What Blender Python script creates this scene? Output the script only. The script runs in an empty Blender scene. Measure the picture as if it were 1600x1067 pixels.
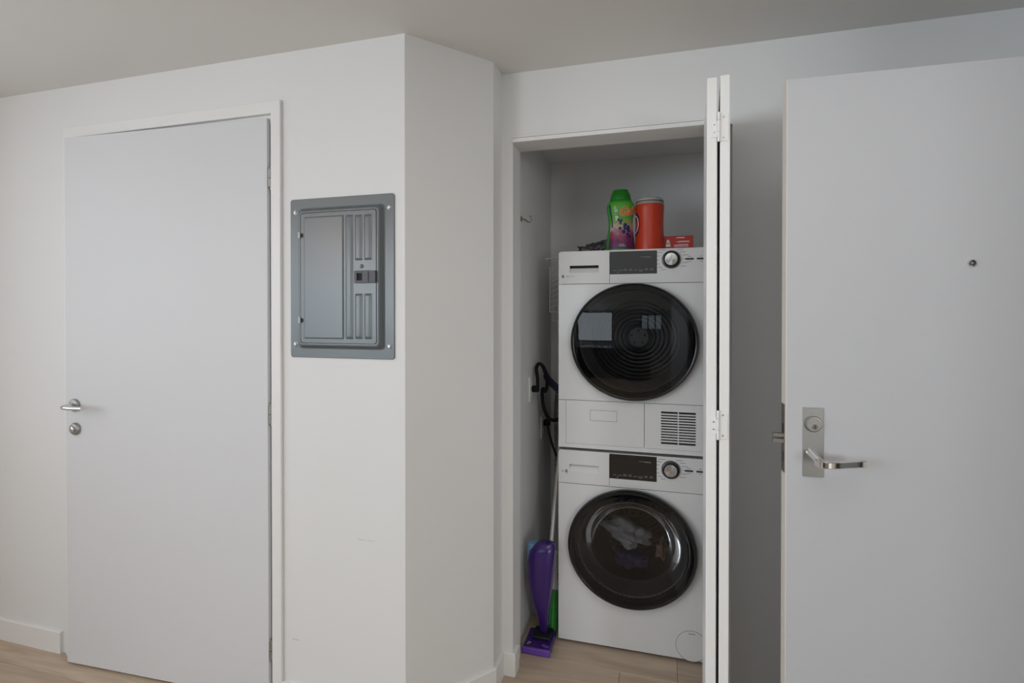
import bpy, bmesh, math, random
from mathutils import Vector, Matrix
random.seed(7)
PI = math.pi
SC = bpy.context.scene
COL = SC.collection

# ------------------------------------------------------------------ camera
cd = bpy.data.cameras.new('camera'); cam = bpy.data.objects.new('camera', cd); COL.objects.link(cam)
cd.sensor_width = 36.0; cd.lens = 829.0 / 1600.0 * 36.0
cd.shift_y = -37.5 / 1600.0
cd.clip_start = 0.02
cam.location = (0, 0, 1.446)
cam.rotation_euler = (math.radians(90 - 0.41), 0, math.radians(15.9))
SC.camera = cam

# ------------------------------------------------------------------ world, light, exposure
W = bpy.data.worlds.new('sky'); SC.world = W; W.use_nodes = True
bg = W.node_tree.nodes['Background']
bg.inputs[0].default_value = (0.80, 0.90, 1.0, 1); bg.inputs[1].default_value = 1.3

def area(name, loc, rot, sx, sy, power, color):
    l = bpy.data.lights.new(name, 'AREA'); l.shape = 'RECTANGLE'; l.size = sx; l.size_y = sy
    l.energy = power; l.color = color
    o = bpy.data.objects.new(name, l); COL.objects.link(o); o.location = loc; o.rotation_euler = rot
    return o
DAY = (0.83, 0.915, 1.0)
area('daylight_left', (-3.50, 0.0, 1.65), (0, math.radians(-90), 0), 1.30, 1.8, 21, DAY)
area('daylight_left_far', (-3.50, -3.05, 1.65), (0, math.radians(-90), 0), 1.30, 3.7, 112, DAY)
area('rear_fill', (3.95, -5.45, 1.40), (math.radians(90), 0, 0), 1.50, 1.70, 90, (1.0, 1.0, 1.0))  # added fill light, shining through the added rear right window
area('daylight_rear_left', (-2.15, -5.45, 1.64), (math.radians(90), 0, 0), 1.60, 1.38, 13, DAY)
area('ceiling_fill', (0.22, 0.15, 2.385), (0, 0, 0), 1.2, 1.5, 12.5, (1.0, 0.98, 0.95))  # added soft fill just under the ceiling; no fixture hangs there

SC.view_settings.view_transform = 'Standard'
SC.view_settings.look = 'None'
SC.view_settings.gamma = 1.0
SC.view_settings.use_curve_mapping = False
SC.view_settings.exposure = -0.02

# ------------------------------------------------------------------ materials
def mat(name, col, rough=0.5, metal=0.0, spec=0.5, noise=0.0, nscale=30, bump=0.0, bscale=200, coat=0.0, emit=None, es=0, aniso=0.0):
    m = bpy.data.materials.new(name); m.use_nodes = True
    nt = m.node_tree; p = nt.nodes['Principled BSDF']
    p.inputs['Base Color'].default_value = (*col, 1); p.inputs['Roughness'].default_value = rough
    p.inputs['Metallic'].default_value = metal; p.inputs['Specular IOR Level'].default_value = spec
    p.inputs['Coat Weight'].default_value = coat
    p.inputs['Coat Roughness'].default_value = 0.06
    tc = nt.nodes.new('ShaderNodeTexCoord')
    if noise > 0:
        n = nt.nodes.new('ShaderNodeTexNoise'); n.inputs['Scale'].default_value = nscale; n.inputs['Detail'].default_value = 4
        nt.links.new(tc.outputs['Object'], n.inputs['Vector'])
        mx = nt.nodes.new('ShaderNodeMix'); mx.data_type = 'RGBA'
        mx.inputs['A'].default_value = (*[c * (1 - noise) for c in col], 1); mx.inputs['B'].default_value = (*[min(1, c * (1 + noise)) for c in col], 1)
        nt.links.new(n.outputs['Fac'], mx.inputs['Factor']); nt.links.new(mx.outputs['Result'], p.inputs['Base Color'])
    if bump > 0:
        n2 = nt.nodes.new('ShaderNodeTexNoise'); n2.inputs['Scale'].default_value = bscale; n2.inputs['Detail'].default_value = 3
        nt.links.new(tc.outputs['Object'], n2.inputs['Vector'])
        b = nt.nodes.new('ShaderNodeBump'); b.inputs['Strength'].default_value = bump; b.inputs['Distance'].default_value = 0.001
        nt.links.new(n2.outputs['Fac'], b.inputs['Height']); nt.links.new(b.outputs['Normal'], p.inputs['Normal'])
    if aniso:
        p.inputs['Anisotropic'].default_value = aniso
        t = nt.nodes.new('ShaderNodeTangent'); t.direction_type = 'RADIAL'; t.axis = 'Y'
        nt.links.new(t.outputs[0], p.inputs['Tangent'])
    if emit:
        p.inputs['Emission Color'].default_value = (*emit, 1); p.inputs['Emission Strength'].default_value = es
    return m

def glass_mat(name, tint, ior=1.5, rough=0.0, extra=0.0):
    """thin tinted pane: fresnel reflection over a tinted see-through film"""
    m = bpy.data.materials.new(name); m.use_nodes = True
    nt = m.node_tree; nt.nodes.remove(nt.nodes['Principled BSDF']); out = nt.nodes['Material Output']
    tr = nt.nodes.new('ShaderNodeBsdfTransparent'); tr.inputs[0].default_value = (*tint, 1)
    gl = nt.nodes.new('ShaderNodeBsdfGlossy'); gl.inputs['Roughness'].default_value = rough
    fr = nt.nodes.new('ShaderNodeFresnel'); fr.inputs[0].default_value = ior
    mx = nt.nodes.new('ShaderNodeMixShader')
    nt.links.new(fr.outputs[0], mx.inputs[0]); nt.links.new(tr.outputs[0], mx.inputs[1]); nt.links.new(gl.outputs[0], mx.inputs[2])
    nt.links.new(mx.outputs[0], out.inputs['Surface'])
    return m

M = {}
M['wall'] = mat('wall_paint', (0.80, 0.797, 0.790), 0.6, spec=0.3, noise=0.012, nscale=2, bump=0.12, bscale=260)
M['ceiling'] = mat('ceiling_paint', (0.78, 0.765, 0.74), 0.9, spec=0.1, noise=0.012, nscale=3, bump=0.15, bscale=220)
M['trim'] = mat('trim_paint', (0.84, 0.83, 0.815), 0.4, spec=0.4, noise=0.01, nscale=5)
M['door_paint'] = mat('door_paint', (0.715, 0.717, 0.735), 0.5, spec=0.3, noise=0.01, nscale=2)
M['bifold_paint'] = mat('bifold_paint', (0.86, 0.855, 0.84), 0.4, spec=0.4, noise=0.01, nscale=5)
M['entry_paint'] = mat('entry_paint', (0.545, 0.55, 0.57), 0.55, spec=0.35, noise=0.02, nscale=3, bump=0.25, bscale=420)
M['entry_edge'] = mat('entry_edge_paint', (0.72, 0.67, 0.60), 0.5)
M['white_enamel'] = mat('white_enamel', (0.78, 0.78, 0.785), 0.28, spec=0.5, coat=0.4, noise=0.008, nscale=4)
M['white_plastic'] = mat('white_plastic', (0.76, 0.76, 0.765), 0.35, spec=0.5, noise=0.008, nscale=4)
M['groove'] = mat('seam_shadow_gap', (0.25, 0.25, 0.25), 0.8)
M['dark_void'] = mat('dark_cavity', (0.02, 0.02, 0.02), 0.8)
M['black_gloss'] = mat('black_gloss_plastic', (0.008, 0.008, 0.009), 0.16, spec=0.5)
M['black_panel'] = mat('black_display_glass', (0.012, 0.012, 0.013), 0.05, spec=0.6)
M['dark_plastic'] = mat('dark_grey_plastic', (0.035, 0.035, 0.037), 0.35)
M['print_grey'] = mat('grey_print', (0.25, 0.25, 0.26), 0.6)
M['print_dark'] = mat('dark_print', (0.06, 0.06, 0.07), 0.6)
M['print_light'] = mat('light_print', (0.42, 0.42, 0.42), 0.6)
M['brushed'] = mat('brushed_silver', (0.52, 0.51, 0.49), 0.3, 1.0, aniso=0.85)
M['chrome'] = mat('polished_chrome', (0.72, 0.72, 0.72), 0.12, 1.0)
M['satin'] = mat('satin_nickel', (0.38, 0.375, 0.365), 0.40, 1.0, noise=0.04, nscale=60)
M['aged'] = mat('aged_nickel', (0.36, 0.33, 0.29), 0.4, 1.0)
M['panel_steel'] = mat('grey_enamelled_steel', (0.135, 0.152, 0.160), 0.30, 0.12, spec=0.6, noise=0.02, nscale=8, bump=0.05, bscale=300)
M['panel_dark'] = mat('dark_grey_latch', (0.07, 0.07, 0.085), 0.45)
M['hinge_steel'] = mat('dull_hinge_steel', (0.35, 0.36, 0.36), 0.5, 0.5)
M['zinc'] = mat('zinc_screw', (0.55, 0.55, 0.55), 0.3, 1.0)
M['drum'] = mat('drum_steel', (0.16, 0.16, 0.165), 0.45, 0.8)
M['gasket'] = mat('grey_rubber', (0.10, 0.10, 0.105), 0.6)
M['door_glass'] = glass_mat('tinted_door_glass', (0.62, 0.62, 0.63), 1.55)
M['bowl_glass'] = glass_mat('clear_bowl_glass', (0.88, 0.88, 0.89), 1.22)
M['pane'] = glass_mat('window_pane', (0.95, 0.97, 0.97), 1.25)
M['black_frame'] = mat('black_aluminium', (0.02, 0.02, 0.022), 0.4)
M['cord'] = mat('black_cord', (0.004, 0.004, 0.005), 0.7, spec=0.25)
M['navy'] = mat('navy_webbing', (0.012, 0.012, 0.045), 0.6)
M['foil'] = mat('aluminium_duct', (0.35, 0.35, 0.35), 0.45, 0.6, noise=0.1, nscale=30)
M['wire'] = mat('white_coated_wire', (0.88, 0.88, 0.87), 0.3)
M['purple'] = mat('purple_plastic', (0.045, 0.014, 0.155), 0.22, spec=0.6)
M['purple_light'] = mat('light_purple_rubber', (0.16, 0.065, 0.40), 0.45)
M['blackpad'] = mat('black_mop_head', (0.008, 0.007, 0.012), 0.5)
M['blue_cap'] = mat('pale_blue_plastic', (0.16, 0.33, 0.52), 0.35)
M['pole'] = mat('silver_pole', (0.50, 0.49, 0.47), 0.4, 0.5)
M['green_bristle'] = mat('green_bristles', (0.055, 0.33, 0.07), 0.55, noise=0.15, nscale=80)
M['green'] = mat('green_bottle_plastic', (0.03, 0.30, 0.045), 0.32)
M['green_cap'] = mat('green_cap_plastic', (0.012, 0.21, 0.012), 0.35)
M['navy_print'] = mat('navy_print', (0.015, 0.012, 0.10), 0.45)
M['orange'] = mat('orange_red_plastic', (0.60, 0.045, 0.012), 0.34, noise=0.03, nscale=10)
M['grey_lid'] = mat('grey_lid_plastic', (0.50, 0.49, 0.47), 0.35)
M['collar'] = mat('clear_grey_collar', (0.38, 0.34, 0.33), 0.3)
M['rim_dark'] = mat('dark_rim', (0.05, 0.05, 0.05), 0.4)
M['red_card'] = mat('red_carton', (0.46, 0.028, 0.014), 0.5, noise=0.04, nscale=20)
M['white_print'] = mat('white_print', (0.75, 0.70, 0.68), 0.6)
M['logo_red'] = mat('orange_red_lettering', (0.72, 0.10, 0.015), 0.5)
M['logo_halo'] = mat('pale_orange_outline', (0.80, 0.45, 0.25), 0.5)
M['outlet'] = mat('white_outlet_plate', (0.74, 0.74, 0.73), 0.4)
M['cloth_navy'] = mat('navy_cotton', (0.06, 0.06, 0.20), 0.9, noise=0.2, nscale=40)
M['cloth_grey'] = mat('grey_cotton', (0.58, 0.58, 0.60), 0.9, noise=0.15, nscale=40)
M['cloth_tan'] = mat('tan_cotton', (0.50, 0.34, 0.24), 0.9, noise=0.15, nscale=40)
M['rear_paint'] = mat('grey_paint', (0.30, 0.295, 0.29), 0.6)
M['counter'] = mat('dark_counter', (0.03, 0.03, 0.032), 0.3)
M['warm_lamp'] = mat('warm_lamp_globe', (1, 0.8, 0.6), 0.4, emit=(1.0, 0.50, 0.22), es=38)
M['scuff'] = mat('grey_scuff', (0.42, 0.42, 0.42), 0.8)

def bag_material():
    m = glass_mat('smoky_plastic_film', (0.62, 0.60, 0.62), 1.5, 0.15)
    return m
M['bag'] = bag_material()

def label_material():
    """printed bottle label: green top, pale middle, purple foot, dark berries (flat print)"""
    m = bpy.data.materials.new('berry_label'); m.use_nodes = True
    nt = m.node_tree; p = nt.nodes['Principled BSDF']; p.inputs['Roughness'].default_value = 0.4
    tc = nt.nodes.new('ShaderNodeTexCoord'); sp = nt.nodes.new('ShaderNodeSeparateXYZ')
    nt.links.new(tc.outputs['Object'], sp.inputs[0])
    nz = nt.nodes.new('ShaderNodeTexNoise'); nz.inputs['Scale'].default_value = 28; nz.inputs['Detail'].default_value = 3
    nt.links.new(tc.outputs['Object'], nz.inputs['Vector'])
    ad = nt.nodes.new('ShaderNodeMath'); ad.operation = 'MULTIPLY_ADD'; ad.inputs[1].default_value = 0.07; nt.links.new(nz.outputs['Fac'], ad.inputs[0])
    nt.links.new(sp.outputs['Z'], ad.inputs[2])
    mr = nt.nodes.new('ShaderNodeMapRange'); mr.inputs['From Min'].default_value = 0.035; mr.inputs['From Max'].default_value = 0.26
    nt.links.new(ad.outputs[0], mr.inputs['Value'])
    rp = nt.nodes.new('ShaderNodeValToRGB'); e = rp.color_ramp.elements
    e[0].position = 0.0; e[0].color = (0.07, 0.012, 0.09, 1)
    e[1].position = 1.0; e[1].color = (0.09, 0.42, 0.03, 1)
    for pos, c in ((0.22, (0.17, 0.018, 0.10, 1)), (0.36, (0.33, 0.06, 0.12, 1)), (0.47, (0.55, 0.42, 0.38, 1)), (0.56, (0.30, 0.33, 0.10, 1)), (0.64, (0.10, 0.36, 0.03, 1))):
        x = e.new(pos); x.color = c
    nt.links.new(mr.outputs[0], rp.inputs[0]); nt.links.new(rp.outputs[0], p.inputs['Base Color'])
    return m
M['label'] = label_material()

def wood_material():
    m = bpy.data.materials.new('pale_oak_plank'); m.use_nodes = True
    nt = m.node_tree; p = nt.nodes['Principled BSDF']; p.inputs['Roughness'].default_value = 0.42
    tc = nt.nodes.new('ShaderNodeTexCoord'); oi = nt.nodes.new('ShaderNodeObjectInfo')
    mp = nt.nodes.new('ShaderNodeMapping'); mp.inputs['Scale'].default_value = (1.1, 9, 9)
    ml = nt.nodes.new('ShaderNodeVectorMath'); ml.operation = 'SCALE'; ml.inputs['Scale'].default_value = 30
    cb = nt.nodes.new('ShaderNodeCombineXYZ'); nt.links.new(oi.outputs['Random'], cb.inputs[0]); nt.links.new(oi.outputs['Random'], cb.inputs[1])
    nt.links.new(cb.outputs[0], ml.inputs[0]); nt.links.new(ml.outputs[0], mp.inputs['Location'])
    nt.links.new(tc.outputs['Object'], mp.inputs['Vector'])
    n = nt.nodes.new('ShaderNodeTexNoise'); n.inputs['Scale'].default_value = 2.2; n.inputs['Detail'].default_value = 8; n.inputs['Distortion'].default_value = 1.1
    nt.links.new(mp.outputs[0], n.inputs['Vector'])
    rp = nt.nodes.new('ShaderNodeValToRGB'); e = rp.color_ramp.elements
    e[0].position = 0.30; e[0].color = (0.43, 0.325, 0.235, 1); e[1].position = 0.72; e[1].color = (0.61, 0.49, 0.37, 1)
    nt.links.new(n.outputs['Fac'], rp.inputs[0])
    hs = nt.nodes.new('ShaderNodeHueSaturation'); nt.links.new(rp.outputs[0], hs.inputs['Color'])
    mr = nt.nodes.new('ShaderNodeMapRange'); mr.inputs['To Min'].default_value = 0.90; mr.inputs['To Max'].default_value = 1.08
    nt.links.new(oi.outputs['Random'], mr.inputs['Value']); nt.links.new(mr.outputs[0], hs.inputs['Value'])
    nt.links.new(hs.outputs[0], p.inputs['Base Color'])
    return m
M['wood'] = wood_material()

# ------------------------------------------------------------------ mesh helpers
class B:
    def __init__(s): s.bm = bmesh.new()
    def add(s, verts, faces):
        vs = [s.bm.verts.new(v) for v in verts]
        for f in faces:
            try: s.bm.faces.new([vs[i] for i in f])
            except ValueError: pass
        return vs
    def box(s, x0, x1, y0, y1, z0, z1):
        v = [(x0,y0,z0),(x1,y0,z0),(x1,y1,z0),(x0,y1,z0),(x0,y0,z1),(x1,y0,z1),(x1,y1,z1),(x0,y1,z1)]
        s.add(v, [(0,3,2,1),(4,5,6,7),(0,1,5,4),(1,2,6,5),(2,3,7,6),(3,0,4,7)]); return s
    def prism(s, poly, a, b, axis='z'):
        """poly of (p,q) extruded from a to b along axis"""
        def P(p, q, t): return {'z': (p, q, t), 'y': (p, t, q), 'x': (t, p, q)}[axis]
        n = len(poly)
        v = [P(p, q, a) for p, q in poly] + [P(p, q, b) for p, q in poly]
        f = [tuple(range(n))[::-1], tuple(range(n, 2*n))] + [(i, (i+1) % n, n+(i+1) % n, n+i) for i in range(n)]
        s.add(v, f); return s
    def lathe(s, prof, c=(0,0,0), axis='z', seg=32, sx=1.0, sy=1.0, a0=0.0, a1=2*PI):
        """prof: list of (r,h); revolve about axis through c"""
        full = abs(a1 - a0 - 2*PI) < 1e-6; n = seg if full else seg + 1
        rings = []
        for r, h in prof:
            if r < 1e-6:
                rings.append([s.bm.verts.new(s._ax(c, axis, 0, 0, h))])
            else:
                rings.append([s.bm.verts.new(s._ax(c, axis, sx*r*math.cos(a0+(a1-a0)*i/seg), sy*r*math.sin(a0+(a1-a0)*i/seg), h)) for i in range(n)])
        for A, Bn in zip(rings, rings[1:]):
            m = n if full else n - 1
            for i in range(m):
                j = (i+1) % n
                try:
                    if len(A) == 1 and len(Bn) > 1: s.bm.faces.new((A[0], Bn[j], Bn[i]))
                    elif len(Bn) == 1 and len(A) > 1: s.bm.faces.new((A[i], A[j], Bn[0]))
                    elif len(A) > 1: s.bm.faces.new((A[i], A[j], Bn[j], Bn[i]))
                except ValueError: pass
        return s
    @staticmethod
    def _ax(c, axis, u, v, h):
        if axis == 'z': return (c[0]+u, c[1]+v, c[2]+h)
        if axis == 'y': return (c[0]+u, c[1]+h, c[2]+v)
        return (c[0]+h, c[1]+u, c[2]+v)
    def cyl(s, c, axis, r, h, seg=20, r2=None):
        r2 = r if r2 is None else r2
        return s.lathe([(0,0),(r,0),(r2,h),(0,h)], c, axis, seg)
    def tube(s, pts, r, seg=8, closed=False):
        pts = [Vector(p) for p in pts]; n = len(pts); rings = []
        up = Vector((0.13, 0.21, 0.97)); rr = r if isinstance(r, (list, tuple)) else [r]*n
        for i, p in enumerate(pts):
            if closed: t = pts[(i+1) % n] - pts[i-1]
            else: t = pts[min(i+1, n-1)] - pts[max(i-1, 0)]
            t.normalize(); a = t.cross(up)
            if a.length < 0.05: a = t.cross(Vector((1,0,0)))
            a.normalize(); b = t.cross(a); up = -b if (-b).dot(up) > b.dot(up) else b
            rings.append([s.bm.verts.new(p + (a*math.cos(2*PI*k/seg) + b*math.sin(2*PI*k/seg))*rr[i]) for k in range(seg)])
        m = n if closed else n-1
        for i in range(m):
            A, C = rings[i], rings[(i+1) % n]
            for k in range(seg): s.bm.faces.new((A[k], A[(k+1) % seg], C[(k+1) % seg], C[k]))
        if not closed:
            s.bm.faces.new(rings[0][::-1]); s.bm.faces.new(rings[-1])
        return s
    def frame(s, x0, x1, z0, z1, hx0, hx1, hz0, hz1, y0, y1):
        """plate in XZ with a rectangular hole"""
        s.box(x0, hx0, y0, y1, z0, z1); s.box(hx1, x1, y0, y1, z0, z1)
        s.box(hx0, hx1, y0, y1, z0, hz0); s.box(hx0, hx1, y0, y1, hz1, z1); return s
    def hole_plate(s, x0, x1, z0, z1, cx, cz, rx, rz, y0, y1, seg=72):
        """plate in XZ with an elliptical hole"""
        ang = sorted([2*PI*i/seg for i in range(seg)] + [math.atan2((z-cz), (x-cx)) % (2*PI) for x in (x0, x1) for z in (z0, z1)])
        def outer(a):
            c, sn = math.cos(a), math.sin(a); t = 1e9
            if c > 1e-9: t = min(t, (x1-cx)/c)
            if c < -1e-9: t = min(t, (x0-cx)/c)
            if sn > 1e-9: t = min(t, (z1-cz)/sn)
            if sn < -1e-9: t = min(t, (z0-cz)/sn)
            return (cx+c*t, cz+sn*t)
        def inner(a):
            c, sn = math.cos(a), math.sin(a); t = 1/math.sqrt((c/rx)**2 + (sn/rz)**2); return (cx+c*t, cz+sn*t)
        n = len(ang); V = []
        for a in ang:
            o, i = outer(a), inner(a)
            V += [s.bm.verts.new((o[0], y0, o[1])), s.bm.verts.new((i[0], y0, i[1])), s.bm.verts.new((o[0], y1, o[1])), s.bm.verts.new((i[0], y1, i[1]))]
        for k in range(n):
            a = V[4*k:4*k+4]; b = V[4*((k+1) % n):4*((k+1) % n)+4]
            for f in ((a[0], b[0], b[1], a[1]), (a[2], a[3], b[3], b[2]), (a[0], a[2], b[2], b[0]), (a[1], b[1], b[3], a[3])):
                try: s.bm.faces.new(f)
                except ValueError: pass
        return s
    def bevel(s, w, seg=2, lim=30):
        bmesh.ops.remove_doubles(s.bm, verts=s.bm.verts, dist=1e-6)
        ed = [e for e in s.bm.edges if len(e.link_faces) == 2 and e.calc_face_angle(0) > math.radians(lim)]
        bmesh.ops.bevel(s.bm, geom=ed, offset=w, offset_type='OFFSET', segments=seg, profile=0.5, affect='EDGES', clamp_overlap=True)
        return s
    def xf(s, mtx): bmesh.ops.transform(s.bm, matrix=mtx, verts=s.bm.verts); return s
    def obj(s, name, m, parent=None, world=False, smooth=False, loc=None):
        if not smooth == 'open': bmesh.ops.recalc_face_normals(s.bm, faces=s.bm.faces)
        if world and parent is not None:
            o = parent
            off = Vector((0,0,0))
            while o is not None: off += o.location; o = o.parent
            bmesh.ops.translate(s.bm, verts=s.bm.verts, vec=-off)
        if loc is not None:
            bmesh.ops.translate(s.bm, verts=s.bm.verts, vec=-Vector(loc))
        me = bpy.data.meshes.new(name); s.bm.to_mesh(me); s.bm.free()
        me.materials.append(M[m])
        if smooth:
            me.polygons.foreach_set('use_smooth', [True]*len(me.polygons))
            try: me.set_sharp_from_angle(angle=math.radians(12 if smooth == 'crisp' else 38))
            except Exception: pass
        o = bpy.data.objects.new(name, me); COL.objects.link(o)
        if parent is not None: o.parent = parent
        if loc is not None: o.location = loc
        return o

def tag(o, label=None, cat=None, group=None, kind=None):
    if label: o['label'] = label
    if cat: o['category'] = cat
    if group: o['group'] = group
    if kind: o['kind'] = kind
    return o
def thing(name, loc, label, cat, group=None, kind=None, rz=0):
    o = bpy.data.objects.new(name, None); COL.objects.link(o); o.location = loc; o.rotation_euler = (0, 0, rz); o.empty_display_size = 0.1
    return tag(o, label, cat, group, kind)
def struct(name, b, m, label, smooth=False):
    return tag(b.obj(name, m, smooth=smooth), label, None, None, 'structure')
def copy_obj(o, parent, loc):
    c = o.copy(); COL.objects.link(c); c.parent = parent; c.location = loc; return c
def text_bm(body, size, extrude, offset=0.0, shear=0.0):
    cu = bpy.data.curves.new('lettering', 'FONT'); cu.body = body; cu.size = size; cu.extrude = extrude; cu.offset = offset; cu.shear = shear
    cu.align_x = 'CENTER'; cu.align_y = 'CENTER'; cu.resolution_u = 3
    o = bpy.data.objects.new('lettering', cu); COL.objects.link(o)
    dg = bpy.context.evaluated_depsgraph_get(); me = bpy.data.meshes.new_from_object(o.evaluated_get(dg))
    bpy.data.objects.remove(o); bpy.data.curves.remove(cu)
    b = B(); b.bm.from_mesh(me); bpy.data.meshes.remove(me)
    return b
def arc(cx, cz, r, a0, a1, n): return [(cx + r*math.cos(a0+(a1-a0)*i/n), cz + r*math.sin(a0+(a1-a0)*i/n)) for i in range(n+1)]
def rrect(x0, x1, z0, z1, r, n=4):
    return arc(x1-r, z1-r, r, 0, PI/2, n) + arc(x0+r, z1-r, r, PI/2, PI, n) + arc(x0+r, z0+r, r, PI, 1.5*PI, n) + arc(x1-r, z0+r, r, 1.5*PI, 2*PI, n)
def smooth_path(pts, n=6):
    P = [Vector(p) for p in pts]; P = [2*P[0]-P[1]] + P + [2*P[-1]-P[-2]]; out = []
    for i in range(1, len(P)-2):
        for k in range(n):
            t = k/n; a, b, c, d = P[i-1:i+3]
            out.append(0.5*((2*b) + (c-a)*t + (2*a-5*b+4*c-d)*t*t + (3*b-a-3*c+d)*t**3))
    out.append(P[-2]); return out

# ------------------------------------------------------------------ room shell
HC = 2.401                      # ceiling height
YA, YB = 1.645, 2.035           # left wall plane, closet wall plane
XL, XR, YR = -3.25, 1.27, -5.2  # left wall, right wall, rear wall
OX0, OX1, OZ = -0.576, 0.236, 2.122   # closet opening
XC, XA = -0.622, -0.849         # return wall, outer corner

# floor: sub-base and oak planks laid along the walls
fl = B().box(XL-0.2, 5.1, YR-0.2, 2.95, -0.06, -0.012)
floor = struct('floor', fl, 'groove', 'pale oak plank floor running into the closet')
PW, PL = 0.2133, 1.8
b0 = B().box(0.0006, PL-0.0006, 0.0006, PW-0.0006, -0.012, 0.0); b0.bevel(0.0012, 1)
plank0 = b0.obj('plank', 'wood', floor)
first = True
rows = {0: 0.058, -1: -0.165, -2: 0.72, -3: 0.30, 1: 0.6, 2: -0.3}
for r in range(-34, 4):
    y0 = 2.17 + r*PW
    off = rows.get(r, (r*0.731) % PL)
    x = off - 3*PL
    while x < 4.9:
        if x + PL > XL and y0 + PW > YR and y0 < 2.92:
            if first: plank0.location = (x, y0, 0); first = False
            else: copy_obj(plank0, floor, (x, y0, 0))
        x += PL

struct('ceiling', B().box(XL-0.2, 5.1, YR-0.2, YB+0.12, HC, HC+0.1), 'ceiling', 'flat warm grey painted ceiling')

# front-left wall with the white door opening
DX0, DX1, DZ = -2.40, -1.386, 2.182
wl = B(); wl.box(XL, DX0, YA, YA+0.11, 0, HC); wl.box(DX1, XA, YA, YA+0.11, 0, HC); wl.box(DX0, DX1, YA, YA+0.11, DZ, HC)
wall_fl = struct('wall_front_left', wl, 'wall', 'white wall holding the flush white door and the breaker panel')
for (xa, za, xb, zb, w) in ((-1.307, 0.260, -1.278, 0.252, 0.0012), (-1.037, 0.651, -1.005, 0.654, 0.0008), (-0.995, 0.653, -0.966, 0.651, 0.0008)):
    B().add([(xa, YA-0.0004, za-w), (xb, YA-0.0004, zb-w*0.5), (xb, YA-0.0004, zb+w*0.5), (xa, YA-0.0004, za+w)], [(0,1,2,3)]) if False else None
    sb = B(); sb.box(xa, xb, YA-0.0004, YA, min(za, zb)-w*0.6, min(za, zb)+w*0.6); sb.obj('scuff_mark', 'scuff', wall_fl)
S1 = (-0.622, 1.925)            # end of the angled wall
wa = B().prism([(XA, YA), S1, (S1[0]-0.11, S1[1]+0.06), (XA-0.11, YA+0.10)], 0, HC)
struct('wall_angled', wa, 'wall', 'shaded slanting wall between outer corner and closet')
struct('wall_return', B().box(XC-0.10, XC, S1[1], YB+0.115, 0, HC), 'wall', 'narrow return wall beside the closet')
wr = B(); wr.box(XC, OX0, YB, YB+0.115, 0, HC); wr.box(OX1, XR+1.2, YB, YB+0.115, 0, HC); wr.box(OX0, OX1, YB, YB+0.115, OZ, HC)
struct('wall_front_right', wr, 'wall', 'white wall around the closet opening and behind the entry door')
struct('wall_closet_left', B().box(-0.66, -0.60, YB+0.115, 2.96, 0, 2.40), 'wall', 'dim left inside wall of the laundry closet')
struct('wall_closet_rear', B().box(-0.66, 0.36, 2.90, 2.96, 0, 2.40), 'wall', 'dim rear wall of the laundry closet')
struct('wall_closet_right', B().box(0.30, 0.36, YB+0.115, 2.96, 0, 2.40), 'wall', 'right inside wall of the laundry closet')
struct('ceiling_closet', B().box(-0.60, 0.30, YB+0.115, 2.90, 2.275, 2.33), 'wall', 'low ceiling of the laundry closet')

# left wall with a long window, rear wall with black framed window, right wall with the entry doorway
WZ0, WZ1 = 1.0, 2.30
LW = [(-4.9, -1.2), (-0.9, 0.90)]       # windows of the left wall
w = B(); yp = YR
for a, b_ in LW:
    w.box(XL-0.12, XL, yp, a, 0, HC); w.box(XL-0.12, XL, a, b_, 0, WZ0); w.box(XL-0.12, XL, a, b_, WZ1, HC); yp = b_
w.box(XL-0.12, XL, yp, YA+0.11, 0, HC)
struct('wall_left', w, 'wall', 'left wall with two windows, outside the view')
RW = [(-2.95, -1.35, 0.95, 2.33), (-0.20, 0.68, 1.50, 2.20), (3.20, 4.70, 0.55, 2.25)]   # rear windows; the rightmost is added to admit fill light
w = B(); xp = XL
for a, b_, z0, z1 in RW:
    w.box(xp, a, YR-0.12, YR, 0, HC); w.box(a, b_, YR-0.12, YR, 0, z0); w.box(a, b_, YR-0.12, YR, z1, HC); xp = b_
w.box(xp, 5.02, YR-0.12, YR, 0, HC)
struct('wall_rear', w, 'rear_paint', 'grey rear wall behind the camera')
XW = 4.90                        # the room widens to the right behind the camera
EY0, EY1, EZ = 0.55, 1.50, 2.08
w = B(); w.box(XR, XR+0.12, EY1, YB, 0, HC); w.box(XR, XR+0.12, 0.45, EY0, 0, HC); w.box(XR, XW, 0.45, 0.55, 0, HC); w.box(XW, XW+0.12, YR, 0.55, 0, HC); w.box(XR, XR+0.12, EY0, EY1, EZ, HC)
struct('wall_right', w, 'wall', 'right wall with the entry doorway, outside the view')
struct('wall_hallway', B().box(2.5, 2.6, 0.55, YB+0.1, 0, HC), 'wall', 'hallway wall beyond the entry doorway')
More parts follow.
